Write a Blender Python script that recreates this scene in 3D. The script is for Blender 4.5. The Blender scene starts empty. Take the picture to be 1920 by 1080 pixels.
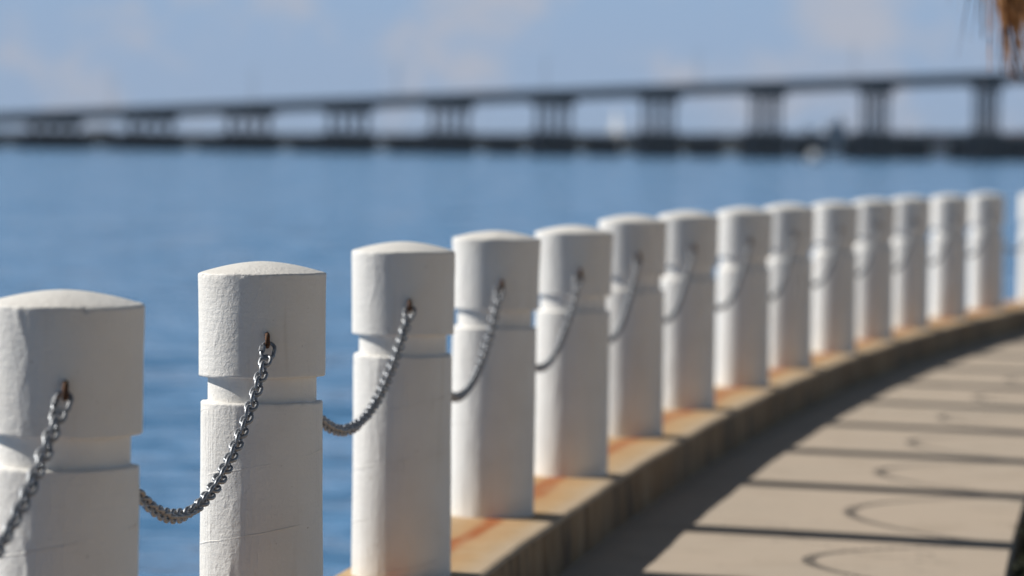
import bpy, bmesh, math, random
import numpy as np
from mathutils import Matrix, Vector

random.seed(7)
S = bpy.context.scene
COL = S.collection
rad = math.radians

# ------------------------------------------------------------------ camera
CAM_Z = 1.229
cam_d = bpy.data.cameras.new('camera')
cam_d.lens = 135.0
cam_d.sensor_width = 36.0
cam_d.clip_start = 0.2
cam_d.clip_end = 30000
cam_d.dof.use_dof = True
cam_d.dof.focus_distance = 8.64
cam_d.dof.aperture_fstop = 3.0
cam = bpy.data.objects.new('camera', cam_d)
COL.objects.link(cam)
cam.matrix_world = (Matrix.Translation((0, 0, CAM_Z))
                    @ Matrix.Rotation(rad(90 - 2.14), 4, 'X')
                    @ Matrix.Rotation(rad(0.7), 4, 'Z'))
S.camera = cam

# ------------------------------------------------------------------ light
SUN_EL, SUN_SKEW = 33.0, 16.5            # light travels to +X, turned SUN_SKEW towards the camera
ld = Vector((math.cos(rad(SUN_SKEW)) * math.cos(rad(SUN_EL)),
             -math.sin(rad(SUN_SKEW)) * math.cos(rad(SUN_EL)), -math.sin(rad(SUN_EL))))
sun_d = bpy.data.lights.new('sun', 'SUN')
sun_d.energy = 5.0
sun_d.angle = rad(0.53)
sun_d.color = (1.0, 0.942, 0.85)
sun = bpy.data.objects.new('sun', sun_d)
COL.objects.link(sun)
sun.rotation_euler = ld.to_track_quat('-Z', 'Y').to_euler()

W = bpy.data.worlds.new('World')
S.world = W
W.use_nodes = True
wn, wl = W.node_tree.nodes, W.node_tree.links
wn.clear()
wo = wn.new('ShaderNodeOutputWorld')
bg = wn.new('ShaderNodeBackground')
bg.inputs['Strength'].default_value = 0.05
sky = wn.new('ShaderNodeTexSky')
sky.sky_type = 'NISHITA'
sky.sun_disc = False
sky.sun_elevation = rad(SUN_EL)
# direction to the sun = (-cos skew, +sin skew): azimuth measured from +Y towards +X
sky.sun_rotation = math.atan2(-ld.x, -ld.y)
sky.air_density = 1.0
sky.dust_density = 0.25
sky.ozone_density = 1.5
tc = wn.new('ShaderNodeTexCoord')


def wnode(t, **kw):
    n = wn.new(t)
    for k, v in kw.items():
        setattr(n, k, v)
    return n


# fair-weather cumulus: noise over the direction, billowy, denser low down
mp = wnode('ShaderNodeMapping')
mp.inputs['Scale'].default_value = (30, 30, 36)
mp.inputs['Location'].default_value = (4.7, 2.1, 7.9)
wl.new(tc.outputs['Generated'], mp.inputs['Vector'])
cn = wnode('ShaderNodeTexNoise')
cn.inputs['Scale'].default_value = 1.0
cn.inputs['Detail'].default_value = 6.0
cn.inputs['Roughness'].default_value = 0.55
cn.inputs['Distortion'].default_value = 0.35
wl.new(mp.outputs['Vector'], cn.inputs['Vector'])
cr = wnode('ShaderNodeMapRange', interpolation_type='SMOOTHSTEP')
cr.inputs['From Min'].default_value = 0.44
cr.inputs['From Max'].default_value = 0.66
cr.inputs['To Max'].default_value = 0.66
wl.new(cn.outputs['Fac'], cr.inputs['Value'])
sx = wnode('ShaderNodeSeparateXYZ')
wl.new(tc.outputs['Generated'], sx.inputs['Vector'])
ef = wnode('ShaderNodeMapRange', interpolation_type='SMOOTHSTEP')   # cumulus thin out overhead
ef.inputs['From Min'].default_value = 0.10
ef.inputs['From Max'].default_value = 0.35
ef.inputs['To Min'].default_value = 1.0
ef.inputs['To Max'].default_value = 0.08
wl.new(sx.outputs['Z'], ef.inputs['Value'])
cm = wnode('ShaderNodeMath', operation='MULTIPLY')
wl.new(cr.outputs['Result'], cm.inputs[0])
wl.new(ef.outputs['Result'], cm.inputs[1])
# the clear sky, a touch bluer and calmer than the raw model near the horizon
tint = wnode('ShaderNodeMix', data_type='RGBA', blend_type='MULTIPLY')
tint.inputs['Factor'].default_value = 1.0
tint.inputs[7].default_value = (0.66, 0.55, 0.44, 1)
wl.new(sky.outputs['Color'], tint.inputs[6])
# pale blue haze lying along the whole horizon, deeper blue above it, the model sky overhead
low_ = wnode('ShaderNodeMapRange', interpolation_type='SMOOTHSTEP')
low_.inputs['From Min'].default_value = 0.01
low_.inputs['From Max'].default_value = 0.11
wl.new(sx.outputs['Z'], low_.inputs['Value'])
hzc = wnode('ShaderNodeMix', data_type='RGBA')
wl.new(low_.outputs['Result'], hzc.inputs['Factor'])
hzc.inputs[6].default_value = (6.0, 7.95, 11.1, 1)
hzc.inputs[7].default_value = (4.7, 8.6, 13.6, 1)
hi_ = wnode('ShaderNodeMapRange', interpolation_type='SMOOTHSTEP')
hi_.inputs['From Min'].default_value = 0.16
hi_.inputs['From Max'].default_value = 0.38
wl.new(sx.outputs['Z'], hi_.inputs['Value'])
hm_ = wnode('ShaderNodeMix', data_type='RGBA')
wl.new(hi_.outputs['Result'], hm_.inputs['Factor'])
wl.new(hzc.outputs[2], hm_.inputs[6])
wl.new(tint.outputs[2], hm_.inputs[7])
mx = wnode('ShaderNodeMix', data_type='RGBA')
wl.new(cm.outputs['Value'], mx.inputs['Factor'])
wl.new(hm_.outputs[2], mx.inputs[6])
mx.inputs[7].default_value = (9.4, 9.25, 10.0, 1)
wl.new(mx.outputs[2], bg.inputs['Color'])
wl.new(bg.outputs['Background'], wo.inputs['Surface'])

S.view_settings.view_transform = 'Standard'
S.view_settings.look = 'None'
S.view_settings.gamma = 1.0
S.view_settings.exposure = 0.08
S.view_settings.use_curve_mapping = False

# ------------------------------------------------------------------ helpers


def tag(o, label=None, cat=None, group=None, kind=None):
    if label:
        o['label'] = label
    if cat:
        o['category'] = cat
    if group:
        o['group'] = group
    if kind:
        o['kind'] = kind
    return o


def link(name, me, mat=None, parent=None):
    o = bpy.data.objects.new(name, me)
    COL.objects.link(o)
    if mat is not None and me is not None and len(me.materials) == 0:
        me.materials.append(mat)
    if parent is not None:
        o.parent = parent
    return o


def empty(name, loc=(0, 0, 0), rz=0.0):
    o = bpy.data.objects.new(name, None)
    o.empty_display_size = 0.1
    COL.objects.link(o)
    o.location = loc
    o.rotation_euler = (0, 0, rz)
    return o


def mesh_from(name, verts, faces, smooth=False):
    me = bpy.data.meshes.new(name)
    me.from_pydata([tuple(v) for v in verts], [], [tuple(f) for f in faces])
    if smooth:
        me.polygons.foreach_set('use_smooth', [True] * len(me.polygons))
    me.update()
    return me


class MB:
    """collects simple solids into one mesh"""

    def __init__(self):
        self.v, self.f = [], []

    def box(self, c, s, rz=0.0, taper=1.0):
        b = len(self.v)
        ca, sa = math.cos(rz), math.sin(rz)
        for dz in (-.5, .5):
            t = taper if dz > 0 else 1.0
            for dx, dy in ((-.5, -.5), (.5, -.5), (.5, .5), (-.5, .5)):
                x, y = dx * s[0] * t, dy * s[1] * t
                self.v.append((c[0] + x * ca - y * sa, c[1] + x * sa + y * ca, c[2] + dz * s[2]))
        for q in ((0, 3, 2, 1), (4, 5, 6, 7), (0, 1, 5, 4), (1, 2, 6, 5), (2, 3, 7, 6), (3, 0, 4, 7)):
            self.f.append(tuple(b + i for i in q))

    def tube(self, pts, radii, n=8, caps=True):
        b = len(self.v)
        pts = [Vector(p) for p in pts]
        m = len(pts)
        if not hasattr(radii, '__len__'):
            radii = [radii] * m
        up = Vector((0.13, 0.21, 0.97))
        for i, p in enumerate(pts):
            t = (pts[min(i + 1, m - 1)] - pts[max(i - 1, 0)]).normalized()
            a = t.cross(up)
            if a.length < 1e-3:
                a = t.cross(Vector((1, 0, 0)))
            a.normalize()
            c = t.cross(a)
            for k in range(n):
                an = 2 * math.pi * k / n
                q = p + (a * math.cos(an) + c * math.sin(an)) * radii[i]
                self.v.append(tuple(q))
        for i in range(m - 1):
            for k in range(n):
                k2 = (k + 1) % n
                self.f.append((b + i * n + k, b + i * n + k2, b + (i + 1) * n + k2, b + (i + 1) * n + k))
        if caps:
            self.f.append(tuple(b + k for k in range(n))[::-1])
            self.f.append(tuple(b + (m - 1) * n + k for k in range(n)))

    def add(self, verts, faces):
        b = len(self.v)
        self.v += [tuple(v) for v in verts]
        self.f += [tuple(b + i for i in q) for q in faces]

    def build(self, name, mat, parent=None, smooth=False):
        return link(name, mesh_from(name, self.v, self.f, smooth), mat, parent)


def material(name, base=(.5, .5, .5), rough=.7, metal=0.0):
    m = bpy.data.materials.new(name)
    m.use_nodes = True
    p = m.node_tree.nodes['Principled BSDF']
    p.inputs['Base Color'].default_value = (*base, 1)
    p.inputs['Roughness'].default_value = rough
    p.inputs['Metallic'].default_value = metal
    return m, m.node_tree.nodes, m.node_tree.links, p


def nnoise(N, L, vec, scale, detail=3.0, rough=.55, w=None, dist=0.0):
    n = N.new('ShaderNodeTexNoise')
    n.inputs['Scale'].default_value = scale
    n.inputs['Detail'].default_value = detail
    n.inputs['Roughness'].default_value = rough
    n.inputs['Distortion'].default_value = dist
    if w is not None:
        n.noise_dimensions = '4D'
        L.new(w, n.inputs['W'])
    if vec is not None:
        L.new(vec, n.inputs['Vector'])
    return n.outputs['Fac']


def nrange(N, L, val, a, b, c=0.0, d=1.0, smooth=True):
    n = N.new('ShaderNodeMapRange')
    if smooth:
        n.interpolation_type = 'SMOOTHSTEP'
    for k, v in (('From Min', a), ('From Max', b), ('To Min', c), ('To Max', d)):
        n.inputs[k].default_value = v
    L.new(val, n.inputs['Value'])
    return n.outputs['Result']


def nmath(N, L, op, a, b=None):
    n = N.new('ShaderNodeMath')
    n.operation = op
    for i, q in enumerate((a, b)):
        if q is None:
            continue
        if isinstance(q, (int, float)):
            n.inputs[i].default_value = q
        else:
            L.new(q, n.inputs[i])
    return n.outputs[0]


def nmix(N, L, fac, a, b):
    n = N.new('ShaderNodeMix')
    n.data_type = 'RGBA'
    if isinstance(fac, (int, float)):
        n.inputs['Factor'].default_value = fac
    else:
        L.new(fac, n.inputs['Factor'])
    for i, q in ((6, a), (7, b)):
        if isinstance(q, tuple):
            n.inputs[i].default_value = (*q, 1)
        else:
            L.new(q, n.inputs[i])
    return n.outputs[2]


def nmap(N, L, vec, scale):
    n = N.new('ShaderNodeMapping')
    n.inputs['Scale'].default_value = scale
    L.new(vec, n.inputs['Vector'])
    return n.outputs['Vector']


def nbump(N, L, h, dist, strength=1.0, normal=None):
    n = N.new('ShaderNodeBump')
    n.inputs['Distance'].default_value = dist
    n.inputs['Strength'].default_value = strength
    L.new(h, n.inputs['Height'])
    if normal is not None:
        L.new(normal, n.inputs['Normal'])
    return n.outputs['Normal']


# ------------------------------------------------------------------ materials
def paint_material():
    """thick white masonry paint over cast concrete: trowel texture, spiral form seams, specks, dirt"""
    m, N, L, p = material('white_masonry_paint', (.84, .83, .81), .62)
    t = N.new('ShaderNodeTexCoord').outputs['Object']
    oi = N.new('ShaderNodeObjectInfo').outputs['Random']
    w = nmath(N, L, 'MULTIPLY', oi, 37.0)
    sp = N.new('ShaderNodeSeparateXYZ')
    L.new(t, sp.inputs['Vector'])
    ang = nmath(N, L, 'ARCTAN2', sp.outputs['Y'], sp.outputs['X'])
    # cylinder coordinates (u around in metres, v height)
    u = nmath(N, L, 'MULTIPLY', ang, 0.15)
    cb = N.new('ShaderNodeCombineXYZ')
    L.new(u, cb.inputs['X'])
    L.new(sp.outputs['Z'], cb.inputs['Y'])
    cyl = cb.outputs['Vector']
    # colour
    blot = nrange(N, L, nnoise(N, L, t, 5.0, 4, .6, w), .40, .72)
    c = nmix(N, L, blot, (.84, .836, .822), (.80, .785, .76))
    run = nrange(N, L, nnoise(N, L, nmap(N, L, cyl, (26, 2.2, 1)), 1.0, 3, .5, w), .60, .78, 0, .5)
    c = nmix(N, L, run, c, (.66, .63, .58))
    spk = nrange(N, L, nnoise(N, L, t, 85.0, 2, .5, w), .735, .765, 0, .75)
    c = nmix(N, L, spk, c, (.36, .32, .27))
    L.new(c, p.inputs['Base Color'])
    # relief
    fine = nnoise(N, L, t, 230.0, 4, .65, w)
    n = nbump(N, L, fine, .0013, .7)
    mid = nnoise(N, L, nmap(N, L, t, (1, 1, .8)), 95.0, 4, .6, w, .5)
    n = nbump(N, L, mid, .0034, .7, n)
    tr = nnoise(N, L, nmap(N, L, t, (10, 10, 120)), 1.0, 3, .6, w)       # horizontal trowel strokes
    n = nbump(N, L, tr, .0016, .55, n)
    # vertical form-board streaks in patches
    st = nnoise(N, L, nmap(N, L, cyl, (190, 7, 1)), 1.0, 3, .6, w)
    pm = nrange(N, L, nnoise(N, L, nmap(N, L, cyl, (9, 2.0, 1)), 1.0, 2, .5, w), .46, .62)
    zmask = nrange(N, L, sp.outputs['Z'], .62, .64, 1, 0)
    pm = nmath(N, L, 'MULTIPLY', pm, zmask)
    n = nbump(N, L, nmath(N, L, 'MULTIPLY', st, pm), .0045, .8, n)
    # spiral seam of the cardboard form: one thin ridge per turn
    ph = nmath(N, L, 'FRACT', nmath(N, L, 'ADD', nmath(N, L, 'ADD', nmath(N, L, 'MULTIPLY', sp.outputs['Z'], 1 / .157),
               nmath(N, L, 'MULTIPLY', ang, -1 / (2 * math.pi))), nmath(N, L, 'MULTIPLY', nnoise(N, L, t, 9.0, 1, .5, w), .10)))
    d = nmath(N, L, 'ABSOLUTE', nmath(N, L, 'SUBTRACT', ph, .5))
    ridge = nrange(N, L, d, .004, .016, 1, 0)
    vis = nrange(N, L, nnoise(N, L, t, 6.0, 1, .5, w), .36, .54)
    ridge = nmath(N, L, 'MULTIPLY', nmath(N, L, 'MULTIPLY', ridge, zmask), vis)
    n = nbump(N, L, ridge, .0016, .9, n)
    L.new(n, p.inputs['Normal'])
    return m


def metal_material():
    m, N, L, p = material('galvanised_steel', (.29, .31, .34), .45, .65)
    t = N.new('ShaderNodeTexCoord').outputs['Object']
    oi = N.new('ShaderNodeObjectInfo').outputs['Random']
    w = nmath(N, L, 'MULTIPLY', oi, 11.0)
    a = nnoise(N, L, t, 160, 3, .6, w)
    c = nmix(N, L, nrange(N, L, a, .35, .65), (.25, .27, .30), (.38, .40, .435))
    c = nmix(N, L, nrange(N, L, nnoise(N, L, t, 60, 3, .6, w), .62, .75, 0, .6), c, (.20, .15, .11))
    L.new(c, p.inputs['Base Color'])
    L.new(nrange(N, L, a, .3, .7, .36, .56), p.inputs['Roughness'])
    L.new(nbump(N, L, a, .0006, .5), p.inputs['Normal'])
    return m


def rust_material():
    m, N, L, p = material('rusty_iron', (.12, .055, .025), .8, .25)
    t = N.new('ShaderNodeTexCoord').outputs['Object']
    a = nnoise(N, L, t, 130, 4, .6)
    L.new(nmix(N, L, nrange(N, L, a, .35, .65), (.045, .032, .025), (.17, .07, .028)), p.inputs['Base Color'])
    L.new(nbump(N, L, a, .0012, .8), p.inputs['Normal'])
    return m


def curb_material():
    """weathered concrete kerb; UV = (offset across, metres along)"""
    m, N, L, p = material('weathered_kerb_concrete', (.5, .4, .28), .85)
    uv = N.new('ShaderNodeTexCoord')
    sp = N.new('ShaderNodeSeparateXYZ')
    L.new(uv.outputs['UV'], sp.inputs['Vector'])
    o = uv.outputs['Object']
    big = nnoise(N, L, o, 2.2, 4, .6)
    c = nmix(N, L, nrange(N, L, big, .35, .65), (.52, .35, .18), (.55, .41, .25))
    c = nmix(N, L, nrange(N, L, nnoise(N, L, o, 14, 4, .65), .45, .75, 0, .5), c, (.40, .26, .13))
    # pale worn arris
    c = nmix(N, L, nrange(N, L, sp.outputs['X'], .13, .22, 0, .65), c, (.52, .43, .33))
    # rust weeping from the chains: a band under the chain line with ragged edges
    wob = nmath(N, L, 'MULTIPLY', nmath(N, L, 'SUBTRACT', nnoise(N, L, nmap(N, L, uv.outputs['UV'], (3, .9, 1)), 1.0, 3, .5), .5), .16)
    du = nmath(N, L, 'ABSOLUTE', nmath(N, L, 'SUBTRACT', nmath(N, L, 'ADD', sp.outputs['X'], wob), .012))
    core = nrange(N, L, du, .012, .055, 1, 0)
    halo = nrange(N, L, du, .03, .18, .62, 0)
    lon = nrange(N, L, nnoise(N, L, nmap(N, L, uv.outputs['UV'], (18, 2.2, 1)), 1.0, 4, .6), .32, .62, .55, 1.0)
    up = N.new('ShaderNodeNewGeometry')
    sn = N.new('ShaderNodeSeparateXYZ')
    L.new(up.outputs['True Normal'], sn.inputs['Vector'])
    top = nrange(N, L, sn.outputs['Z'], .3, .7)
    c = nmix(N, L, nmath(N, L, 'MULTIPLY', nmath(N, L, 'MULTIPLY', halo, lon), top), c, (.54, .28, .10))
    c = nmix(N, L, nmath(N, L, 'MULTIPLY', nmath(N, L, 'MULTIPLY', core, lon), top), c, (.40, .105, .014))
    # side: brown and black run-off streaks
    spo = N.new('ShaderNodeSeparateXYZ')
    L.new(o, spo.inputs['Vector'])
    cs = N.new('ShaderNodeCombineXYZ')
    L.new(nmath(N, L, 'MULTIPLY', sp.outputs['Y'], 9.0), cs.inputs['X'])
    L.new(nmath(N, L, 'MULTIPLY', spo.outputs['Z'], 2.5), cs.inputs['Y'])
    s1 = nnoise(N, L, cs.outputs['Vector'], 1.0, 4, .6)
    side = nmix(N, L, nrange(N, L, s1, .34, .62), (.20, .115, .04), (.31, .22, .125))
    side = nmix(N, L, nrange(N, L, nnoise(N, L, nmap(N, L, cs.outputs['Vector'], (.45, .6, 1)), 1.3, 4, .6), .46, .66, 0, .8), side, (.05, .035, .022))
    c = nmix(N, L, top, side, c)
    L.new(c, p.inputs['Base Color'])
    n = nbump(N, L, nnoise(N, L, o, 90, 5, .65), .004, .5)
    n = nbump(N, L, nnoise(N, L, o, 9, 3, .5), .012, .4, n)
    L.new(n, p.inputs['Normal'])
    return m


def pavement_material():
    m, N, L, p = material('broom_finished_concrete', (.5, .43, .36), .9)
    o = N.new('ShaderNodeTexCoord').outputs['Object']
    a = nnoise(N, L, o, .9, 5, .6)
    c = nmix(N, L, nrange(N, L, a, .35, .68), (.52, .432, .345), (.49, .415, .335))
    c = nmix(N, L, nrange(N, L, nnoise(N, L, o, 3.3, 4, .6), .50, .72, 0, .6), c, (.40, .325, .25))
    c = nmix(N, L, nrange(N, L, nnoise(N, L, o, 11, 3, .6), .66, .78, 0, .5), c, (.36, .31, .255))
    c = nmix(N, L, nrange(N, L, nnoise(N, L, o, 260, 2, .6), .4, .75, 0, .35), c, (.34, .30, .26))
    spots = nrange(N, L, nnoise(N, L, o, 22, 2, .5), .70, .74, 0, .55)
    c = nmix(N, L, spots, c, (.17, .145, .12))
    vc = N.new('ShaderNodeTexVoronoi')
    vc.feature = 'DISTANCE_TO_EDGE'
    vc.inputs['Scale'].default_value = .55
    dv = N.new('ShaderNodeVectorMath')
    dv.operation = 'ADD'
    nz = N.new('ShaderNodeTexNoise')
    nz.inputs['Scale'].default_value = 2.5
    nz.inputs['Detail'].default_value = 4
    L.new(o, nz.inputs['Vector'])
    L.new(o, dv.inputs[0])
    L.new(nz.outputs['Color'], dv.inputs[1])
    L.new(dv.outputs[0], vc.inputs['Vector'])
    crack = nmath(N, L, 'MULTIPLY', nrange(N, L, vc.outputs['Distance'], .001, .006, .7, 0), nrange(N, L, nnoise(N, L, o, .8, 2, .5), .52, .62))
    c = nmix(N, L, crack, c, (.15, .125, .10))
    L.new(c, p.inputs['Base Color'])
    n = nbump(N, L, nnoise(N, L, nmap(N, L, o, (30, 190, 30)), 1.0, 3, .6), .002, .5)
    L.new(n, p.inputs['Normal'])
    return m


def concrete_material(name, a, b, scale=.6):
    m, N, L, p = material(name, a, .85)
    o = N.new('ShaderNodeTexCoord').outputs['Object']
    L.new(nmix(N, L, nrange(N, L, nnoise(N, L, o, scale, 5, .6), .35, .65), a, b), p.inputs['Base Color'])
    return m


def water_material():
    """wind-ruffled bay: wave slopes taken straight from layered noise"""
    m, N, L, p = material('bay_water', (.045, .172, .37), .08)
    p.inputs['IOR'].default_value = 1.333
    o = N.new('ShaderNodeTexCoord').outputs['Object']
    acc = None
    for sc, amp, det in (((.07, .22, 1), .06, 2), ((.45, 1.1, 1), .14, 2), ((2.2, 5.0, 1), .13, 3)):
        n = N.new('ShaderNodeTexNoise')
        n.inputs['Scale'].default_value = 1.0
        n.inputs['Detail'].default_value = det
        n.inputs['Distortion'].default_value = .3
        L.new(nmap(N, L, o, sc), n.inputs['Vector'])
        v = N.new('ShaderNodeVectorMath')
        v.operation = 'SUBTRACT'
        L.new(n.outputs['Color'], v.inputs[0])
        v.inputs[1].default_value = (.5, .5, .5)
        w = N.new('ShaderNodeVectorMath')
        w.operation = 'MULTIPLY'
        L.new(v.outputs[0], w.inputs[0])
        w.inputs[1].default_value = (amp * 3.0, amp * 4.4, 0)
        if acc is None:
            acc = w.outputs[0]
        else:
            q = N.new('ShaderNodeVectorMath')
            L.new(acc, q.inputs[0])
            L.new(w.outputs[0], q.inputs[1])
            acc = q.outputs[0]
    q = N.new('ShaderNodeVectorMath')
    L.new(acc, q.inputs[0])
    q.inputs[1].default_value = (0, -.055, 1)     # the steep faces of the wavelets look down-wind, to the shore
    nn = N.new('ShaderNodeVectorMath')
    nn.operation = 'NORMALIZE'
    L.new(q.outputs[0], nn.inputs[0])
    L.new(nn.outputs[0], p.inputs['Normal'])
    return m


def plain_noise_material(name, a, b, scale, rough=.8):
    m, N, L, p = material(name, a, rough)
    o = N.new('ShaderNodeTexCoord').outputs['Object']
    oi = N.new('ShaderNodeObjectInfo').outputs['Random']
    w = nmath(N, L, 'MULTIPLY', oi, 9.0)
    L.new(nmix(N, L, nrange(N, L, nnoise(N, L, o, scale, 4, .6, w), .35, .65), a, b), p.inputs['Base Color'])
    return m


M_PAINT = paint_material()
M_METAL = metal_material()
M_RUST = rust_material()
M_CURB = curb_material()
M_PAVE = pavement_material()
M_WATER = water_material()
M_SEAWALL = concrete_material('seawall_concrete', (.30, .27, .22), (.40, .37, .32), 1.5)
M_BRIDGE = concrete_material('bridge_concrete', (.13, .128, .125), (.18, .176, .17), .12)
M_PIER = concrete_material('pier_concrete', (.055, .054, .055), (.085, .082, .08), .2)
M_FOOT = concrete_material('near_black_concrete', (.010, .013, .020), (.018, .021, .028), .4)  # even near-black tone for the footings and pile bents
M_STEEL = plain_noise_material('lamp_steel', (.30, .31, .32), (.36, .37, .38), 2.0, .5)
M_MULCH = plain_noise_material('dark_mulch', (.012, .009, .006), (.03, .022, .015), 30)
M_BOUNCE_SAND = plain_noise_material('bounce_sand', (.50, .38, .235), (.60, .475, .31), 3)  # pale warm sand, added to bounce light onto the posts' shaded sides
M_COVER = plain_noise_material('ground_cover_leaf', (.010, .014, .005), (.05, .055, .012), 6, .8)
M_SHORE = plain_noise_material('shore_earth', (.045, .042, .034), (.07, .065, .05), .02)
M_TREES = plain_noise_material('far_foliage', (.014, .020, .022), (.030, .036, .034), .06)
M_DEAD = plain_noise_material('dead_palm_frond', (.16, .060, .014), (.34, .17, .06), 3.0, .8)
M_DEADGREY = plain_noise_material('bleached_palm_fibre', (.30, .25, .19), (.42, .36, .29), 3.0, .8)
M_PALMGREEN = plain_noise_material('palm_leaf', (.035, .065, .02), (.07, .095, .03), 3.0, .55)
M_BARK = plain_noise_material('palm_bark', (.12, .085, .055), (.22, .17, .12), 9.0, .9)
M_WHITEBOAT = plain_noise_material('white_gelcoat', (.78, .78, .77), (.82, .82, .81), 1.0, .3)
M_NAVY = plain_noise_material('navy_hull_paint', (.012, .018, .04), (.016, .024, .05), 1.0, .3)
M_GLASS = material('dark_window', (.02, .025, .03), .08)[0]
M_SAIL = plain_noise_material('sailcloth', (.74, .73, .70), (.80, .79, .77), .5, .8)
M_WALLS = [plain_noise_material('pale_render', (.55, .50, .44), (.62, .57, .50), .1),
           plain_noise_material('pink_render', (.50, .34, .27), (.56, .40, .33), .1),
           plain_noise_material('grey_render', (.40, .42, .45), (.46, .48, .51), .1)]
M_ROOF = plain_noise_material('roof_tile', (.20, .10, .07), (.27, .14, .09), .3)

# ------------------------------------------------------------------ the line of the promenade
K = 0.00333                                 # the promenade falls gently away


def line_x(y):
    return 5.15683558e-05 * y ** 3 + 4.92636096e-04 * y * y + 0.105251637 * y - 1.63585989


def line_s(y):
    return 3 * 5.15683558e-05 * y * y + 2 * 4.92636096e-04 * y + 0.105251637


def offs(y, u):
    """point at offset u to the right of the bollard line"""
    s = line_s(y)
    q = math.sqrt(1 + s * s)
    return line_x(y) + u / q, y - u * s / q


CURB_L, CURB_R, CURB_H, PATH_R = -.19, .235, .185, 1.745


def strip(name, prof, mat, y0, y1, step, jitter=0.0, uv=True, kind='structure'):
    """sweep a profile [(offset, z), ...] along the line; z is relative to the kerb top"""
    rnd = random.Random(5)
    ys = [y0 + (y1 - y0) * i / round((y1 - y0) / step) for i in range(round((y1 - y0) / step) + 1)]
    v, us, vs = [], [], []
    arc = 0.0
    prev = None
    ph = [rnd.uniform(0, 6.28) for _ in range(6)]
    for y in ys:
        p0 = (line_x(y), y)
        if prev:
            arc += math.hypot(p0[0] - prev[0], p0[1] - prev[1])
        prev = p0
        w = jitter * (.5 * math.sin(arc * 2.1 + ph[0]) + .35 * math.sin(arc * 5.3 + ph[1]) + .25 * math.sin(arc * 11.7 + ph[2]) + .2 * math.sin(arc * 23 + ph[3]))
        for (u, z) in prof:
            uu = u + (w if u > .1 else 0)
            x, yy = offs(y, uu)
            v.append((x, yy, z - K * yy))
            us.append(u)
            vs.append(arc)
    n = len(prof)
    f = []
    for i in range(len(ys) - 1):
        for k in range(n - 1):
            f.append((i * n + k, i * n + k + 1, (i + 1) * n + k + 1, (i + 1) * n + k))
    me = mesh_from(name, v, f)
    if uv:
        lay = me.uv_layers.new(name='UVMap')
        idx = np.empty(len(me.loops), dtype=np.int32)
        me.loops.foreach_get('vertex_index', idx)
        lay.data.foreach_set('uv', np.c_[np.array(us)[idx], np.array(vs)[idx]].astype(np.float32).ravel())
    o = link(name, me, mat)
    if kind:
        o['kind'] = kind
    return o


Y0, Y1 = -9.0, 60.0
strip('kerb', [(CURB_L, -CURB_H - .05), (CURB_L, -.015), (CURB_L + .012, 0), (-.08, .001), (.03, .001), (.13, 0), (CURB_R - .022, -.002),
               (CURB_R - .009, -.006), (CURB_R - .001, -.016), (CURB_R, -.03), (CURB_R + .003, -.10), (CURB_R + .006, -CURB_H - .03)],
      M_CURB, Y0, Y1, .08, jitter=.005)
strip('seawall', [(CURB_L + .02, -3.2), (CURB_L + .02, -CURB_H - .04), (.0, -CURB_H - .04)], M_SEAWALL, Y0, Y1, .5)
strip('path', [(CURB_R - .05, -CURB_H), (.6, -CURB_H - .005), (1.2, -CURB_H - .013), (PATH_R - .012, -CURB_H - .022), (PATH_R, -CURB_H - .034), (PATH_R, -CURB_H - .22)],
      M_PAVE, Y0, Y1, .25)
strip('planting_bed', [(PATH_R - .002, -CURB_H - .13), (1.95, -CURB_H - .10), (2.3, -CURB_H - .06), (2.95, -CURB_H - .05)], M_MULCH, Y0, Y1, .25)
strip('added_sand_strip', [(2.94, -CURB_H - .045), (8, -CURB_H), (20, -CURB_H + .2)], M_BOUNCE_SAND, Y0, Y1, 1.0)  # unseen sand added beyond the bed for its warm bounce
# unseen land behind the camera and further right, sanded to bounce warm light
gv = [(-2.9, Y0 + .4, -.25), (19, Y0 + 4, -.15), (60, -10, .1), (160, 10, .3), (160, -160, .3), (-2.9, -160, -.2)]
tag(link('ground', mesh_from('ground', gv, [tuple(range(len(gv)))[::-1]]), M_BOUNCE_SAND), kind='structure')

# ------------------------------------------------------------------ water
WZ = -1.42
bm = bmesh.new()
rings = [0.5, 60, 200, 800, 3000, 8200]
nseg = 64
vv = []
for r in rings:
    vv.append([bm.verts.new((r * math.cos(2 * math.pi * k / nseg), 20 + r * math.sin(2 * math.pi * k / nseg), WZ)) for k in range(nseg)])
bm.faces.new(vv[0])
for a, b in zip(vv, vv[1:]):
    for k in range(nseg):
        bm.faces.new((a[k], b[k], b[(k + 1) % nseg], a[(k + 1) % nseg]))
me = bpy.data.meshes.new('water')
bm.normal_update()
bm.to_mesh(me)
bm.free()
tag(link('water', me, M_WATER), kind='structure')

# ------------------------------------------------------------------ far bridge
ORD = ['', 'first', 'second', 'third', 'fourth', 'fifth', 'sixth', 'seventh', 'eighth', 'ninth', 'tenth', 'eleventh', 'twelfth', 'thirteenth', 'fourteenth', 'fifteenth']
BX0, BSX, BZ0, BSZ = 9.64, 25.42, 940.0, -8.46
AX = math.atan2(BSZ, BSX)                     # direction of the bridge in plan


def bpt(i, side=0.0):
    """point on the bridge axis at pier i, side metres towards the far edge"""
    return BX0 + BSX * i - math.sin(AX) * side, BZ0 + BSZ * i + math.cos(AX) * side


def deck_z(i):
    return 14.35 + 1.215 * i - .012 * i * i


def low_z(i):
    return 2.75 + .30 * (i + 4) if i > -4 else 2.75


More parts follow.
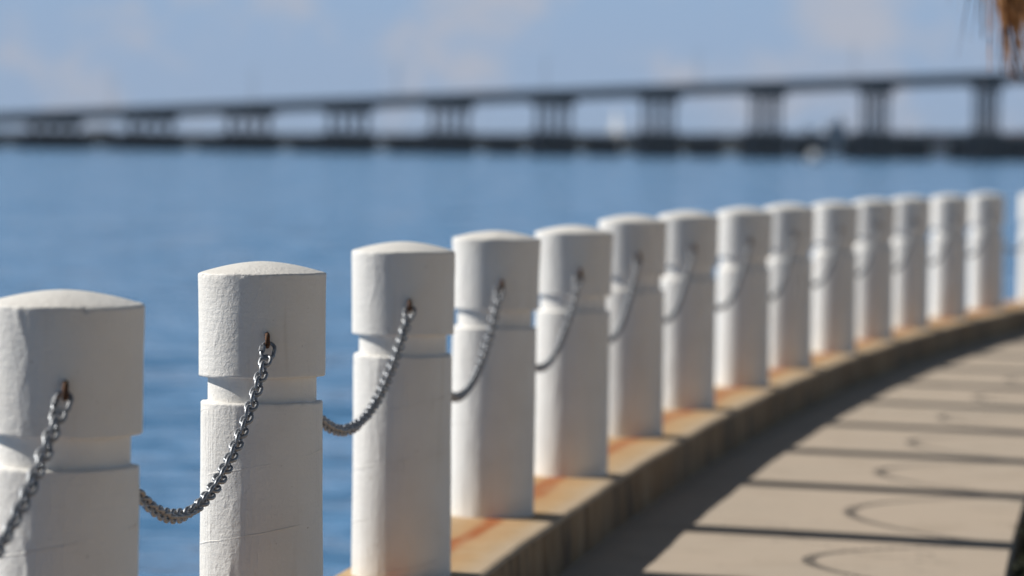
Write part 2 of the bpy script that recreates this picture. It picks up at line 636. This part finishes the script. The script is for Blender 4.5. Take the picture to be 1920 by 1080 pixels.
BW = 28.5
bridge = empty('bridge', (*bpt(0), WZ))
tag(bridge, 'long grey concrete road bridge on column piers climbing to the right across the bay', 'bridge')
off = Vector((-bridge.location.x, -bridge.location.y, -bridge.location.z))
PIERS = list(range(-9, 8))
for i in PIERS:
    x, y = bpt(i)
    zt = deck_z(i) - 2.0
    # pier: cap as the piece, its columns and footing below it
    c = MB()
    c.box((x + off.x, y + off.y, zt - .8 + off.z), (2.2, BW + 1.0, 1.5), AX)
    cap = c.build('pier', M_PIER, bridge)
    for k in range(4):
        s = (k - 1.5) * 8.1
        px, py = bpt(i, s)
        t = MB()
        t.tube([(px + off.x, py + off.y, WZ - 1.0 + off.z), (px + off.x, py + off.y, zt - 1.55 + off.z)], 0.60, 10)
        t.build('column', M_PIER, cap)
    t = MB()
    zf = low_z(i) + .5
    t.box((x + off.x, y + off.y, (WZ - 1 + zf) / 2 + off.z), (3.0, BW + 1.5, zf - WZ + 1), AX)
    t.build('footing', M_FOOT, cap)
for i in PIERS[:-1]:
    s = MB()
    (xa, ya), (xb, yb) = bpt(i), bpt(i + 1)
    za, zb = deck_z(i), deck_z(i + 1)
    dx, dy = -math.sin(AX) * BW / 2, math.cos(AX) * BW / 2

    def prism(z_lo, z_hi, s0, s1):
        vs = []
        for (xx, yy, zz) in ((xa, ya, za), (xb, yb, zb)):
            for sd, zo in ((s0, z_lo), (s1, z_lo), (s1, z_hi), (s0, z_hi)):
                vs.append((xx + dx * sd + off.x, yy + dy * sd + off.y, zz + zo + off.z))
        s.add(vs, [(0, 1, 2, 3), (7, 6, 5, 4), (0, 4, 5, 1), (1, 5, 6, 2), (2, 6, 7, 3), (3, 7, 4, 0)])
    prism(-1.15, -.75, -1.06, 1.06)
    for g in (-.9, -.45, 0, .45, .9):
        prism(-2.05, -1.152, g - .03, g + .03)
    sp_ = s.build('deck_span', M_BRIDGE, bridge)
    r = MB()
    s = r
    prism(-.752, .15, -1.06, -1.02)
    r.build('parapet', M_BRIDGE, sp_)
    s = r = MB()
    prism(-.752, .15, 1.02, 1.06)
    r.build('parapet', M_BRIDGE, sp_)
# street lamps along the deck
for j in range(8):
    i = -5.6 + j * 1.42
    x, y = bpt(i, -BW / 2 + 1)
    z = deck_z(i) - .75
    lamp = empty('street_lamp', (x, y, z))
    tag(lamp, f'slender grey street lamp on the far bridge deck, {ORD[j + 1]} lamp from the left', 'street lamp', 'street lamps along the far bridge')
    t = MB()
    t.tube([(0, 0, 0), (0, 0, 8.6), (.3, .9, 9.3), (.7, 2.0, 9.5)], [.16, .11, .09, .07], 8)
    t.build('pole', M_STEEL, lamp)
    t = MB()
    t.box((.78, 2.3, 9.48), (.3, .8, .16))
    t.build('lamp_head', M_STEEL, lamp)

# low trestle bridge running just behind the tall one
low = empty('low_bridge', (*bpt(0, 42), WZ))
tag(low, 'low dark trestle bridge standing close over the water behind the tall bridge piers', 'bridge')
off2 = Vector((-low.location.x, -low.location.y, -low.location.z))


LB = [(-9 + .5 * k) for k in range(33)]
for a, b in zip(LB, LB[1:]):
    s = MB()
    (xa, ya), (xb, yb) = bpt(a, 42), bpt(b, 42)
    za, zb = low_z(a), low_z(b)
    vs = []
    for (xx, yy, zz) in ((xa, ya, za), (xb, yb, zb)):
        for sd, zo in ((-4.2, -1.0), (4.2, -1.0), (4.2, .35), (-4.2, .35)):
            vs.append((xx - math.sin(AX) * sd + off2.x, yy + math.cos(AX) * sd + off2.y, zz + zo + off2.z))
    s.add(vs, [(0, 1, 2, 3), (7, 6, 5, 4), (0, 4, 5, 1), (1, 5, 6, 2), (2, 6, 7, 3), (3, 7, 4, 0)])
    s.build('deck_span', M_BRIDGE, low)
for a in LB:
    t = MB()
    for sd in (-3.4, -1.1, 1.1, 3.4):
        px, py = bpt(a, 42 + sd)
        for e in (-3.2, -1.9, -.65, .65, 1.9, 3.2):
            qx, qy = px + e * math.cos(AX), py + e * math.sin(AX)
            t.tube([(qx + off2.x, qy + off2.y, -1.2), (qx + off2.x, qy + off2.y, low_z(a) - 2.0 + off2.z)], .40, 8)
    px, py = bpt(a, 42)
    t.box((px + off2.x, py + off2.y, low_z(a) - 1.5 + off2.z), (8.0 if a % 1 else 9.5, 8.6, .98), AX)
    t.build('pile_bent', M_FOOT, low)

# ------------------------------------------------------------------ far shore
rs = random.Random(21)
SY = 1350.0
v, f = [], []
xs = np.linspace(-800, 800, 121)
for x in xs:
    wob = 14 * math.sin(x * .013) + 9 * math.sin(x * .037 + 1)
    v += [(x, SY - 40 + wob, WZ - .3), (x, SY - 34 + wob, WZ + .7), (x, SY + 260, WZ + 1.5), (x, SY + 300, WZ - .3)]
for i in range(len(xs) - 1):
    for k in range(3):
        f.append((i * 4 + k, i * 4 + 4 + k, i * 4 + 5 + k, i * 4 + 1 + k))
tag(link('far_shore', mesh_from('far_shore', v, f), M_SHORE), kind='structure')
# one mass of distant woodland: irregular leafy lumps
bm = bmesh.new()
base_ico = bmesh.new()
bmesh.ops.create_icosphere(base_ico, subdivisions=2, radius=1.0)
bv = [q.co.copy() for q in base_ico.verts]
bf = [[q.index for q in fc.verts] for fc in base_ico.faces]
base_ico.free()
tv, tf = [], []
for _ in range(520):
    x = rs.uniform(-420, 420)
    px_ = 960 + x / SY * 7200
    hmax = 4.0 + 1.6 * math.exp(-((px_ - 190) / 60) ** 2) + (3.6 if px_ > 1380 else 0) * min(1, max(0, (px_ - 1380) / 90))
    h = hmax * rs.uniform(.55, 1.0)
    w = rs.uniform(2.5, 6)
    y = SY + rs.uniform(-15, 60)
    ph = [rs.uniform(0, 6.28) for _ in range(4)]
    b0 = len(tv)
    for q in bv:
        g = 1 + .22 * math.sin(5 * q.x + ph[0]) * math.cos(4 * q.y + ph[1]) + .18 * math.sin(9 * q.z + ph[2]) * math.sin(8 * q.x + ph[3])
        tv.append((x + q.x * w * g, y + q.y * w * g, WZ + 1 + h * .45 + q.z * h * .6 * g))
    tf += [[b0 + i for i in fc] for fc in bf]
tag(link('far_woodland', mesh_from('far_woodland', tv, tf), M_TREES),
    'hazy dark line of trees along the far shore under the bridge', 'trees', kind='stuff')


def house(name, label, cat, px, h, w, d, wall, floors, cols, roof=True, yy=SY - 22):
    x = (px - 960) / 7200 * yy
    r = empty(name, (x, yy, WZ + 1.2))
    tag(r, label, cat)
    t = MB()
    t.box((0, 0, h / 2), (w, d, h))
    wl_ = t.build('wall', wall, r)
    if roof:
        t = MB()
        a, b, hh = w / 2 + .5, d / 2 + .5, h * .32
        t.add([(-a, -b, h + .01), (a, -b, h + .01), (a, b, h + .01), (-a, b, h + .01), (-a * .6, 0, h + hh), (a * .6, 0, h + hh)],
              [(0, 1, 5, 4), (1, 2, 5), (2, 3, 4, 5), (3, 0, 4), (3, 2, 1, 0)])
        t.build('roof', M_ROOF, r)
    else:
        t = MB()
        t.box((0, 0, h + .3), (w + .4, d + .4, .6))
        t.box((w * .2, 0, h + 1.6), (w * .3, d * .4, 2.0))
        t.build('roof', M_WALLS[2], r)
    me = None
    for fl in range(floors):
        for c in range(cols):
            zc = (fl + .55) * h / floors
            xc = (c + .5) / cols * w - w / 2
            if me is None:
                t = MB()
                t.box((0, 0, 0), (w / cols * .5, .12, h / floors * .45))
                me = mesh_from('window', t.v, t.f)
                me.materials.append(M_GLASS)
            o = link('window', me, None, r)
            o.location = (xc, -d / 2 - .03, zc)
    return r


house('apartment_block', 'tall grey far shore tower block between two bridge piers at right', 'building', 1562, 9.5, 7, 7, M_WALLS[2], 4, 3, False)
house('apartment_block', 'wide pink far shore block with tiled roof just left of the rightmost bridge pier', 'building', 1755, 5.6, 12, 8, M_WALLS[1], 2, 6, True)
house('house', 'pale low house on the far shore beside the wide pink block', 'building', 1800, 4.2, 7, 7, M_WALLS[0], 2, 4, True)
house('house', 'grey far shore building with flat roof at the foot of the grey tower', 'building', 1500, 6, 13, 8, M_WALLS[2], 2, 6, False)
house('house', 'pale far shore house at the right edge of the photo', 'building', 1905, 6, 10, 8, M_WALLS[0], 2, 5, True)

# boats
boat = empty('motor_boat', (54.2, 690.0, WZ))
boat.rotation_euler.z = rad(62)
tag(boat, 'small white motor boat on the water in front of the bridge piers', 'boat')
secs = [(-2.6, .95, .95), (-1.2, 1.1, 1.0), (.6, 1.05, 1.1), (2.0, .65, 1.25), (2.9, .05, 1.4)]
v, f = [], []
for (x, hw, hh) in secs:
    v += [(x, -hw, hh), (x, -hw * .8, .15), (x, 0, -.25), (x, hw * .8, .15), (x, hw, hh)]
for i in range(len(secs) - 1):
    for k in range(4):
        f.append((i * 5 + k, i * 5 + k + 1, i * 5 + 6 + k, i * 5 + 5 + k))
    f.append((i * 5 + 4, i * 5, i * 5 + 5, i * 5 + 9))
f.append((0, 4, 3, 2, 1))
link('hull', mesh_from('hull', v, f), M_WHITEBOAT, boat)
t = MB()
t.box((-.3, 0, 1.62), (1.9, 1.5, 1.15), 0, .82)
cab = t.build('cabin', M_WHITEBOAT, boat)
t = MB()
t.box((.55, 0, 1.75), (.12, 1.2, .5))
t.build('windscreen', M_GLASS, cab)
t = MB()
t.box((-2.75, 0, .75), (.4, .45, .9))
t.build('outboard_motor', M_STEEL, boat)

sb = empty('sailing_boat', (31.2, 1170.0, WZ))
sb.rotation_euler.z = rad(127)
tag(sb, 'navy sailing boat with raised white sails on the water beyond the low bridge', 'boat')
v, f = [], []
for (x, hw, hh) in [(-4, .9, .9), (-1.5, 1.35, .85), (1.5, 1.2, .95), (4.2, .05, 1.2)]:
    v += [(x, -hw, hh), (x, -hw * .7, 0), (x, 0, -.4), (x, hw * .7, 0), (x, hw, hh)]
for i in range(3):
    for k in range(4):
        f.append((i * 5 + k, i * 5 + k + 1, i * 5 + 6 + k, i * 5 + 5 + k))
    f.append((i * 5 + 4, i * 5, i * 5 + 5, i * 5 + 9))
f.append((0, 4, 3, 2, 1))
link('hull', mesh_from('hull', v, f), M_NAVY, sb)
t = MB()
t.tube([(.6, 0, .8), (.6, 0, 15.2)], [.09, .06], 8)
t.tube([(.6, 0, 1.9), (-3.6, .25, 1.9)], .06, 6)
t.build('mast', M_STEEL, sb)


def sail(a, b, c, belly):
    n = 8
    v, f, idx = [], [], {}
    for i in range(n + 1):
        for j in range(n + 1 - i):
            p = Vector(a) * (1 - (i + j) / n) + Vector(b) * (i / n) + Vector(c) * (j / n)
            p.y += belly * math.sin(math.pi * i / n) * math.sin(math.pi * min(1, j / n + .2))
            idx[i, j] = len(v)
            v.append(tuple(p))
    for i in range(n):
        for j in range(n - i):
            f.append((idx[i, j], idx[i + 1, j], idx[i, j + 1]))
            if j < n - i - 1:
                f.append((idx[i + 1, j], idx[i + 1, j + 1], idx[i, j + 1]))
    return mesh_from('sail', v, f, True)


link('sail', sail((.5, 0, 2.0), (-3.5, .25, 2.0), (.5, 0, 14.9), .45), M_SAIL, sb)
link('sail', sail((3.9, 0, 1.4), (1.1, .1, 1.6), (.7, 0, 13.6), .4), M_SAIL, sb)

# ------------------------------------------------------------------ bollards
R = .1505
HR = .95                                     # height of the rim
POSTS = [(-1.115, 5.33)] + [(-.844, 7.22), (-.583, 9.05), (-.315, 11.237), (-.062, 13.159), (.235, 14.87), (.531, 17.002), (.862, 18.923),
         (1.257, 20.845), (1.638, 22.766), (2.07, 24.688), (2.498, 26.609), (2.954, 28.531), (3.459, 30.452), (3.996, 32.374), (4.672, 34.295)]
DZ = [0, -.007, 0, .002, 0, -.008, .004, 0, -.002, 0, -.004, 0, .002, .002, .004, 0]


def vnoise(th, z, nt, dz, rng):
    """smooth value noise, periodic round the post"""
    nz = int(1.2 / dz) + 3
    g = rng.standard_normal((nt, nz))
    a = (th / (2 * np.pi) * nt) % nt
    b = (z + .1) / dz
    i0, j0 = np.floor(a).astype(int), np.floor(b).astype(int)
    fa, fb = a - i0, b - j0
    fa, fb = fa * fa * (3 - 2 * fa), fb * fb * (3 - 2 * fb)
    i1 = (i0 + 1) % nt
    i0 = i0 % nt
    return (g[i0, j0] * (1 - fa) + g[i1, j0] * fa) * (1 - fb) + (g[i0, j0 + 1] * (1 - fa) + g[i1, j0 + 1] * fa) * fb


def lathe(name, prof, nt, rng, amp, seam=None):
    """revolve [(r, z, k)] with hand-plastered unevenness; k scales the noise"""
    prof = np.array(prof)
    th = np.linspace(0, 2 * np.pi, nt, endpoint=False)
    T, Rr = np.meshgrid(th, prof[:, 0])
    _, Z = np.meshgrid(th, prof[:, 1])
    _, Kk = np.meshgrid(th, prof[:, 2])
    d = amp * (.9 * vnoise(T, Z, 8, .17, rng) + .20 * vnoise(T, Z, 22, .05, rng) + .14 * vnoise(T, Z, 70, .016, rng))
    if seam is not None:                     # a ragged vertical form seam
        dt = np.angle(np.exp(1j * (T - seam))) * R
        cen = .008 * vnoise(T * 0, Z, 3, .08, rng)
        ridge = np.exp(-((dt - cen) / .006) ** 2) * (.5 + .5 * vnoise(T * 0 + 1, Z, 3, .05, rng))
        d = d + .0016 * ridge
    # chipped and hand-smoothed arrises
    zl, zh = prof[:, 1].min(), prof[prof[:, 0] > .1, 1].max()
    zh = HR if zh > HR - .002 else zh
    lip = (np.exp(-((Z - zl) / .007) ** 2) + np.exp(-((Z - zh) / .007) ** 2)) * (Rr > .10)
    chip = np.clip(vnoise(T, Z, 64, .011, rng) - 1.15, 0, 1.2) + .45 * np.clip(vnoise(T, Z, 30, .02, rng) - 1.0, 0, 1)
    d = d - .0045 * lip * chip + .0006 * lip * vnoise(T, Z, 40, .02, rng)
    Rd = Rr + d * Kk
    zw = Z + .0012 * Kk * vnoise(T, Z * 0 + .3, 16, .2, rng) * (np.abs(np.gradient(Rr, axis=0)) > 1e-4)
    V = np.stack([Rd * np.cos(T), Rd * np.sin(T), zw], -1).reshape(-1, 3)
    m = len(prof)
    f = []
    for i in range(m - 1):
        for k in range(nt):
            k2 = (k + 1) % nt
            f.append((i * nt + k, i * nt + k2, (i + 1) * nt + k2, (i + 1) * nt + k))
    me = mesh_from(name, V.tolist(), f, True)
    return me


def bollard_meshes(seed, hi):
    rng = np.random.default_rng(seed)
    nt = 176 if hi else 72
    st = .0045 if hi else .018
    seam = rad(-90 - 32 + rng.uniform(-14, 14))
    rs_, hs = R - .0065, R
    # shaft
    z0, z1 = -.03, .648
    zs = np.linspace(z0, z1 - .006, int((z1 - z0) / st))
    pr = [(rs_ + .002 * (z1 - z) / z1, z, 1) for z in zs] + [(rs_ - .0006, z1 - .003, 1), (rs_ - .0035, z1 - .0004, 1), (rs_ - .012, z1, .6), (.11, z1, .2)]
    shaft = lathe('shaft', pr, nt, rng, .0006, seam)
    # neck
    pr = [(.1275, z, .7) for z in np.linspace(.642, .713, 14 if hi else 5)]
    neck = lathe('neck', pr, nt, rng, .0008)
    # head: flat under-side, drum, shallow dome
    z0, z1 = .7065, HR
    bulge = rng.uniform(-.0018, .0016)
    pr = [(.11, z0, .2), (hs - .010, z0, .6), (hs - .004, z0 + .0006, 1), (hs - .001, z0 + .004, 1)]
    for z in np.linspace(z0 + .008, z1 - .006, int((z1 - z0) / st)):
        q = (z - z0) / (z1 - z0)
        pr.append((hs - .0015 + .003 * q + bulge * math.sin(math.pi * q), z, 1))
    pr += [(hs + .0010, z1 - .003, 1), (hs + .0002, z1 - .0008, .9), (hs - .0022, z1 + .0006, .8), (hs - .006, z1 + .0022, .8)]
    for q in np.linspace(.055, 1, 24 if hi else 10):
        r = (hs - .001) * (1 - q)
        pr.append((max(r, .0006), z1 + .0270 * (1 - (r / hs) ** 1.75) , .35 * min(1, r / .12) ** 2))
    head = lathe('head', pr, nt, rng, .0006, seam + rng.uniform(-.15, .15))
    for me in (shaft, neck, head):
        me.materials.append(M_PAINT)
    return shaft, neck, head


def torus_path(path, r, n=8):
    """closed tube along a planar path [(x, z)]"""
    m = len(path)
    v, f = [], []
    for i in range(m):
        p = Vector((path[i][0], 0, path[i][1]))
        a = Vector((path[(i + 1) % m][0], 0, path[(i + 1) % m][1])) - Vector((path[i - 1][0], 0, path[i - 1][1]))
        a.normalize()
        nrm = Vector((a.z, 0, -a.x))
        for k in range(n):
            t = 2 * math.pi * k / n
            q = p + nrm * (r * math.cos(t)) + Vector((0, 1, 0)) * (r * math.sin(t))
            v.append(tuple(q))
    for i in range(m):
        i2 = (i + 1) % m
        for k in range(n):
            k2 = (k + 1) % n
            f.append((i * n + k, i * n + k2, i2 * n + k2, i2 * n + k))
    return v, f


def stadium(length, width, seg):
    """centre-line of a link: x along, z across"""
    r = width / 2
    s = (length - width) / 2
    pts = []
    for k in range(seg + 1):
        a = -math.pi / 2 + math.pi * k / seg
        pts.append((s + r * math.cos(a), r * math.sin(a)))
    for k in range(seg + 1):
        a = math.pi / 2 + math.pi * k / seg
        pts.append((-s + r * math.cos(a), r * math.sin(a)))
    return pts


WIRE = .0044
PITCH = .0270
lv, lf = torus_path(stadium(PITCH + WIRE * 2, .0245, 6), WIRE, 8)
ME_LINK = mesh_from('chain_link', lv, lf, True)
ME_LINK.materials.append(M_METAL)
lv2, lf2 = torus_path(stadium(PITCH + WIRE * 2, .0245, 3), WIRE, 5)
qv, qf = torus_path(stadium(.050, .0285, 7), .0046, 9)
ME_QUICK = mesh_from('quick_link', qv, qf, True)
ME_QUICK.materials.append(M_METAL)
nb = MB()
nb.tube([(-.009, 0, -.0142), (.009, 0, -.0142)], .0078, 6)
ME_NUT = mesh_from('nut', nb.v, nb.f)
ME_NUT.materials.append(M_METAL)
ev, ef_ = torus_path([(.0150 * math.cos(2 * math.pi * k / 20), .0140 * math.sin(2 * math.pi * k / 20)) for k in range(20)], .0056, 8)
ME_EYE = mesh_from('eye_bolt', ev, ef_, True)
ME_EYE.materials.append(M_RUST)

EYE_Z = HR - .153
EYE_OUT = R + .006
NEAR_AZ = rad(8.0)                           # near eye: turned this far to the right of -Y
FAR_AZ = rad(9.0)                            # far eye: turned this far to the right of +Y
NEAR_DIR = Vector((math.sin(NEAR_AZ), -math.cos(NEAR_AZ), 0))
FAR_DIR = Vector((math.sin(FAR_AZ), math.cos(FAR_AZ), 0))

LAB = {
    0: 'white bollard just outside the left edge of the photo, holding the leftmost chain',
    1: 'white bollard cut by the left edge of the photo, leftmost and nearest of the row',
    2: 'white bollard in sharp focus, second from the left in the row on the kerb',
    3: 'white bollard with a dented head, third from the left on the kerb',
    4: 'white bollard fourth from the left, behind the dented one, rust streak at its foot',
    15: 'blurred white bollard cut by the right edge of the photo, farthest of the row',
}
far_variants = [bollard_meshes(900 + k, False) for k in range(4)]
bases = []
rb = random.Random(3)
for i, (x, y) in enumerate(POSTS):
    z = -K * y + DZ[i]
    b = empty('bollard', (x, y, z))
    b.rotation_euler = (rad(rb.uniform(-.4, .4)), rad(rb.uniform(-.4, .4)), 0)
    tag(b, LAB.get(i, f'blurred white bollard with a grooved neck, {ORD[i]} from the left along the curving kerb'), 'bollard', 'white bollards along the kerb')
    ms = bollard_meshes(40 + i, True) if 1 <= i <= 5 else far_variants[i % 4]
    rz = 0.0 if 1 <= i <= 5 else rb.uniform(-.5, .5)
    for nme, me in zip(('shaft', 'neck', 'head'), ms):
        o = link(nme, me, None, b)
        o.rotation_euler.z = rz
    for dr in (NEAR_DIR, FAR_DIR):
        e = link('eye_bolt', ME_EYE, None, b)
        e.location = dr * EYE_OUT + Vector((0, 0, EYE_Z))
        e.rotation_euler = (0, 0, math.atan2(dr.y, dr.x))
    bases.append((Vector((x, y, z)), Vector(b.rotation_euler)))

# ------------------------------------------------------------------ chains
SAG = {0: .29, 1: .285, 2: .252, 3: .287}
CL = {
    0: 'galvanised chain hanging from the leftmost bollard down out of the left edge of the photo',
    1: 'sharply focused galvanised chain slung between the first and second bollards from the left',
    2: 'galvanised chain slung between the second and third bollards from the left',
    3: 'slightly blurred galvanised chain slung between the third and fourth bollards from the left',
}
rc = random.Random(17)


def frame(t, side_hint, roll):
    t = t.normalized()
    s = side_hint - t * side_hint.dot(t)
    s.normalize()
    n = t.cross(s)
    a = s * math.cos(roll) + n * math.sin(roll)
    b = t.cross(a)
    # link axes: x along t, z across (width) = a, y = normal
    return Matrix(((t.x, -b.x, a.x, 0), (t.y, -b.y, a.y, 0), (t.z, -b.z, a.z, 0), (0, 0, 0, 1)))


for i in range(len(POSTS) - 1):
    pa, pb = bases[i][0], bases[i + 1][0]
    e_near = pb + NEAR_DIR * (EYE_OUT + .004) + Vector((0, 0, EYE_Z - .0085))      # on bollard i+1, facing the camera
    e_far = pa + FAR_DIR * (EYE_OUT + .004) + Vector((0, 0, EYE_Z - .0085))        # on bollard i, facing away
    c = empty('chain', e_near)
    tag(c, CL.get(i, f'blurred grey chain slung between the {ORD[i]} and {ORD[i + 1]} bollards from the left'), 'chain', 'chains slung between the bollards')
    sag = SAG.get(i, .292 + rc.uniform(-.015, .015))
    span = (e_far - e_near).length
    hd = (e_far - e_near) / span
    slope = 4 * sag / span
    d_near = Vector((hd.x, hd.y, -slope * 1.25)).normalized()
    d_far = Vector((-hd.x, -hd.y, -slope * 1.25)).normalized()
    ql = .050 - .005
    a0 = e_near + d_near * (ql - .004)
    b0 = e_far + d_far * (ql - .004)
    for (e, d, dr) in ((e_near, d_near, NEAR_DIR), (e_far, d_far, FAR_DIR)):
        side = Vector((-dr.y, dr.x, 0))
        mtx = Matrix.Translation(e + d * (.0200) - c.location) @ frame(d, side, rc.uniform(-.15, .15))
        q = link('quick_link', ME_QUICK, None, c)
        q.matrix_local = mtx
        nt_ = link('nut', ME_NUT, None, q)
        nt_.location = (0, 0, 0)
    # parabola sampled by arc length
    T = np.linspace(0, 1, 400)
    A, B = np.array(a0), np.array(b0)
    P = A + (B - A) * T[:, None]
    P[:, 2] -= 4 * (sag + .010) * T * (1 - T)
    seg = np.linalg.norm(np.diff(P, axis=0), axis=1)
    cum = np.r_[0, np.cumsum(seg)]
    n = int(round(cum[-1] / PITCH))
    pit = cum[-1] / n
    joined = MB()
    tw = rad(-4)
    for k in range(n):
        s0, s1 = k * pit, (k + 1) * pit
        p0 = Vector([np.interp(s0, cum, P[:, j]) for j in range(3)])
        p1 = Vector([np.interp(s1, cum, P[:, j]) for j in range(3)])
        mid = (p0 + p1) / 2 - c.location
        t = p1 - p0
        side = Vector((hd.y, -hd.x, 0))
        roll = tw + .22 * math.sin(k * .17 + i) + (math.pi / 2 if k % 2 else 0) + rc.uniform(-.14, .14)
        mtx = Matrix.Translation(mid) @ frame(t, side, roll)
        if i <= 3:
            o = link('chain_link', ME_LINK, None, c)
            o.matrix_local = mtx
        else:
            joined.add([mtx @ Vector(q) for q in lv2], lf2)
    if i > 3:
        o = joined.build('chain_links', M_METAL, c, True)
        o['kind'] = 'stuff'

# ------------------------------------------------------------------ ground cover at the edge of the path
rg = random.Random(11)
gvv, gff = [], []
for _ in range(3200):
    y = rg.uniform(7, 26)
    u = PATH_R + abs(rg.gauss(0, .22)) + .05
    x, yy = offs(y, u)
    z = -CURB_H - .12 - K * yy
    a = rg.uniform(0, 6.28)
    h = rg.uniform(.08, .17)
    ln = rg.uniform(.03, .12)
    w = rg.uniform(.008, .016)
    dx, dy = math.cos(a), math.sin(a)
    b0 = len(gvv)
    gvv += [(x - dy * w, yy + dx * w, z), (x + dy * w, yy - dx * w, z),
            (x + dx * ln * .5 - dy * w, yy + dy * ln * .5 + dx * w, z + h * .75), (x + dx * ln * .5 + dy * w, yy + dy * ln * .5 - dx * w, z + h * .75),
            (x + dx * ln, yy + dy * ln, z + h * .85)]
    gff += [(b0, b0 + 1, b0 + 3, b0 + 2), (b0 + 2, b0 + 3, b0 + 4)]
tag(link('ground_cover', mesh_from('ground_cover', gvv, gff), M_COVER),
    'dark leafy ground cover growing along the right edge of the path', 'plants', kind='stuff')

# ------------------------------------------------------------------ palm at the right edge, its dead skirt hanging into view
PX, PY = 2.545, 15.2
pz = -CURB_H - .1 - K * PY
palm = empty('palm_tree', (PX, PY, pz))
tag(palm, 'palm tree with a hanging skirt of dead brown fronds at the top right edge', 'palm tree')
t = MB()
pts, rr = [], []
for k in range(40):
    q = k / 39
    pts.append((.03 * math.sin(q * 3), .02 * math.cos(q * 4), -.1 + q * 4.3))
    rr.append(.17 - .03 * q + (.012 if k % 2 else 0))
t.tube(pts, rr, 16)
t.build('trunk', M_BARK, palm, True)


def frond_mesh(seed, dead):
    r = random.Random(seed)
    v, f = [], []
    if dead:
        L_ = r.uniform(.55, .75)
        stem = [(0, 0, 0), (L_ * .45, 0, .03), (L_ * .8, 0, -.16), (L_ * .95, 0, -.42)]
    else:
        stem = [(0, 0, 0), (.35, 0, .28), (.75, 0, .5), (1.1, 0, .58)]
    m = MB()
    m.tube(stem, [.022, .016, .013, .009], 6)
    v, f = m.v, m.f
    tip = Vector(stem[-1])
    n = 30
    for k in range(n):
        a = (k / (n - 1) - .5) * (2.4 if not dead else 1.9)
        if dead:
            ln = r.uniform(.55, 1.05)
            w = r.uniform(.006, .015)
            d0 = Vector((math.cos(a) * .35, math.sin(a) * .55, -.7)).normalized()
            d1 = Vector((r.uniform(-.12, .12), math.sin(a) * .15 + r.uniform(-.1, .1), -1)).normalized()
        else:
            ln = r.uniform(.55, .8)
            w = .02
            d0 = Vector((math.cos(a), math.sin(a), .15)).normalized()
            d1 = Vector((math.cos(a) * .8, math.sin(a) * .8, -.45)).normalized()
        st = tip + Vector((0, 0, r.uniform(-.05, .05)))
        p = [st, st + d0 * ln * .4, st + d0 * ln * .4 + d1 * ln * .6]
        sd = d0.cross(Vector((0, 0, 1)))
        if sd.length < .1:
            sd = Vector((0, 1, 0))
        sd = (sd.normalized() + Vector((r.uniform(-.5, .5), r.uniform(-.5, .5), 0))).normalized()
        b0 = len(v)
        for q, ww in zip(p, (w * .6, w, w * .25)):
            v += [tuple(q - sd * ww), tuple(q + sd * ww)]
        f += [(b0, b0 + 1, b0 + 3, b0 + 2), (b0 + 2, b0 + 3, b0 + 5, b0 + 4)]
    return mesh_from('dead_frond' if dead else 'frond', v, f)


dead = [frond_mesh(60 + k, True) for k in range(4)]
for k, me in enumerate(dead):
    me.materials.append(M_DEADGREY if k == 3 else M_DEAD)
green = [frond_mesh(80 + k, False) for k in range(3)]
for me in green:
    me.materials.append(M_PALMGREEN)
rp = random.Random(5)
for k in range(90):
    o = link('dead_frond', dead[k % 4], None, palm)
    a = k * 2.39996 + rp.uniform(-.2, .2)
    h = 3.27 + (k / 90) * 1.0
    o.location = (.12 * math.cos(a), .12 * math.sin(a), h)
    s = rp.uniform(.85, 1.12)
    o.scale = (s, s, rp.uniform(.85, 1.1))
    o.rotation_euler = (rp.uniform(-.1, .1), rp.uniform(-.05, .25), a)
for k in range(22):
    o = link('frond', green[k % 3], None, palm)
    a = k * 2.39996 + 1
    o.location = (.08 * math.cos(a), .08 * math.sin(a), 4.1 + .012 * k)
    o.rotation_euler = (0, -1.1 * (k / 22) + .25, a)

# ------------------------------------------------------------------ trees added out of view, behind and beside the promenade, to block blue sky
rk = random.Random(33)
kv, kf = [], []
for _ in range(260):
    a = rad(rk.uniform(-200, -35))
    d = rk.uniform(34, 52)
    cx_, cy_ = 16 + d * 1.35 * math.cos(a), -2 + d * math.sin(a)
    h = rk.uniform(7, 13)
    for _c in range(70):
        q = Vector((rk.gauss(0, 1), rk.gauss(0, 1), rk.gauss(0, .8)))
        q = q.normalized() * rk.uniform(.5, 1)
        c_ = (cx_ + q.x * 3.2, cy_ + q.y * 3.2, h * .55 + q.z * h * .48)
        n1 = Vector((rk.gauss(0, 1), rk.gauss(0, 1), rk.gauss(0, 1))).normalized()
        n2 = n1.orthogonal().normalized()
        n3 = n1.cross(n2)
        w = rk.uniform(.5, 1.1)
        b0 = len(kv)
        kv += [tuple(Vector(c_) + n2 * w), tuple(Vector(c_) + n3 * w * .6), tuple(Vector(c_) - n2 * w), tuple(Vector(c_) - n3 * w * .6)]
        kf.append((b0, b0 + 1, b0 + 2, b0 + 3))
tag(link('sky_blocker_trees', mesh_from('sky_blocker_trees', kv, kf), M_COVER),
    'added dark trees out of view inland of the promenade, blocking the blue sky', 'trees', kind='stuff')

# ------------------------------------------------------------------ bay haze
t = MB()
t.box((0, 20, 13.75), (16800, 16800, 34.5))
hz = t.build('haze', None)
hz['kind'] = 'stuff'
hm = bpy.data.materials.new('bay_haze')
hm.use_nodes = True
hn = hm.node_tree.nodes
hn.clear()
ho = hn.new('ShaderNodeOutputMaterial')
hv = hn.new('ShaderNodeVolumePrincipled')
hv.inputs['Color'].default_value = (.62, .78, 1.0, 1)
hv.inputs['Density'].default_value = 0.00006
hm.node_tree.links.new(hv.outputs['Volume'], ho.inputs['Volume'])
hz.data.materials.append(hm)
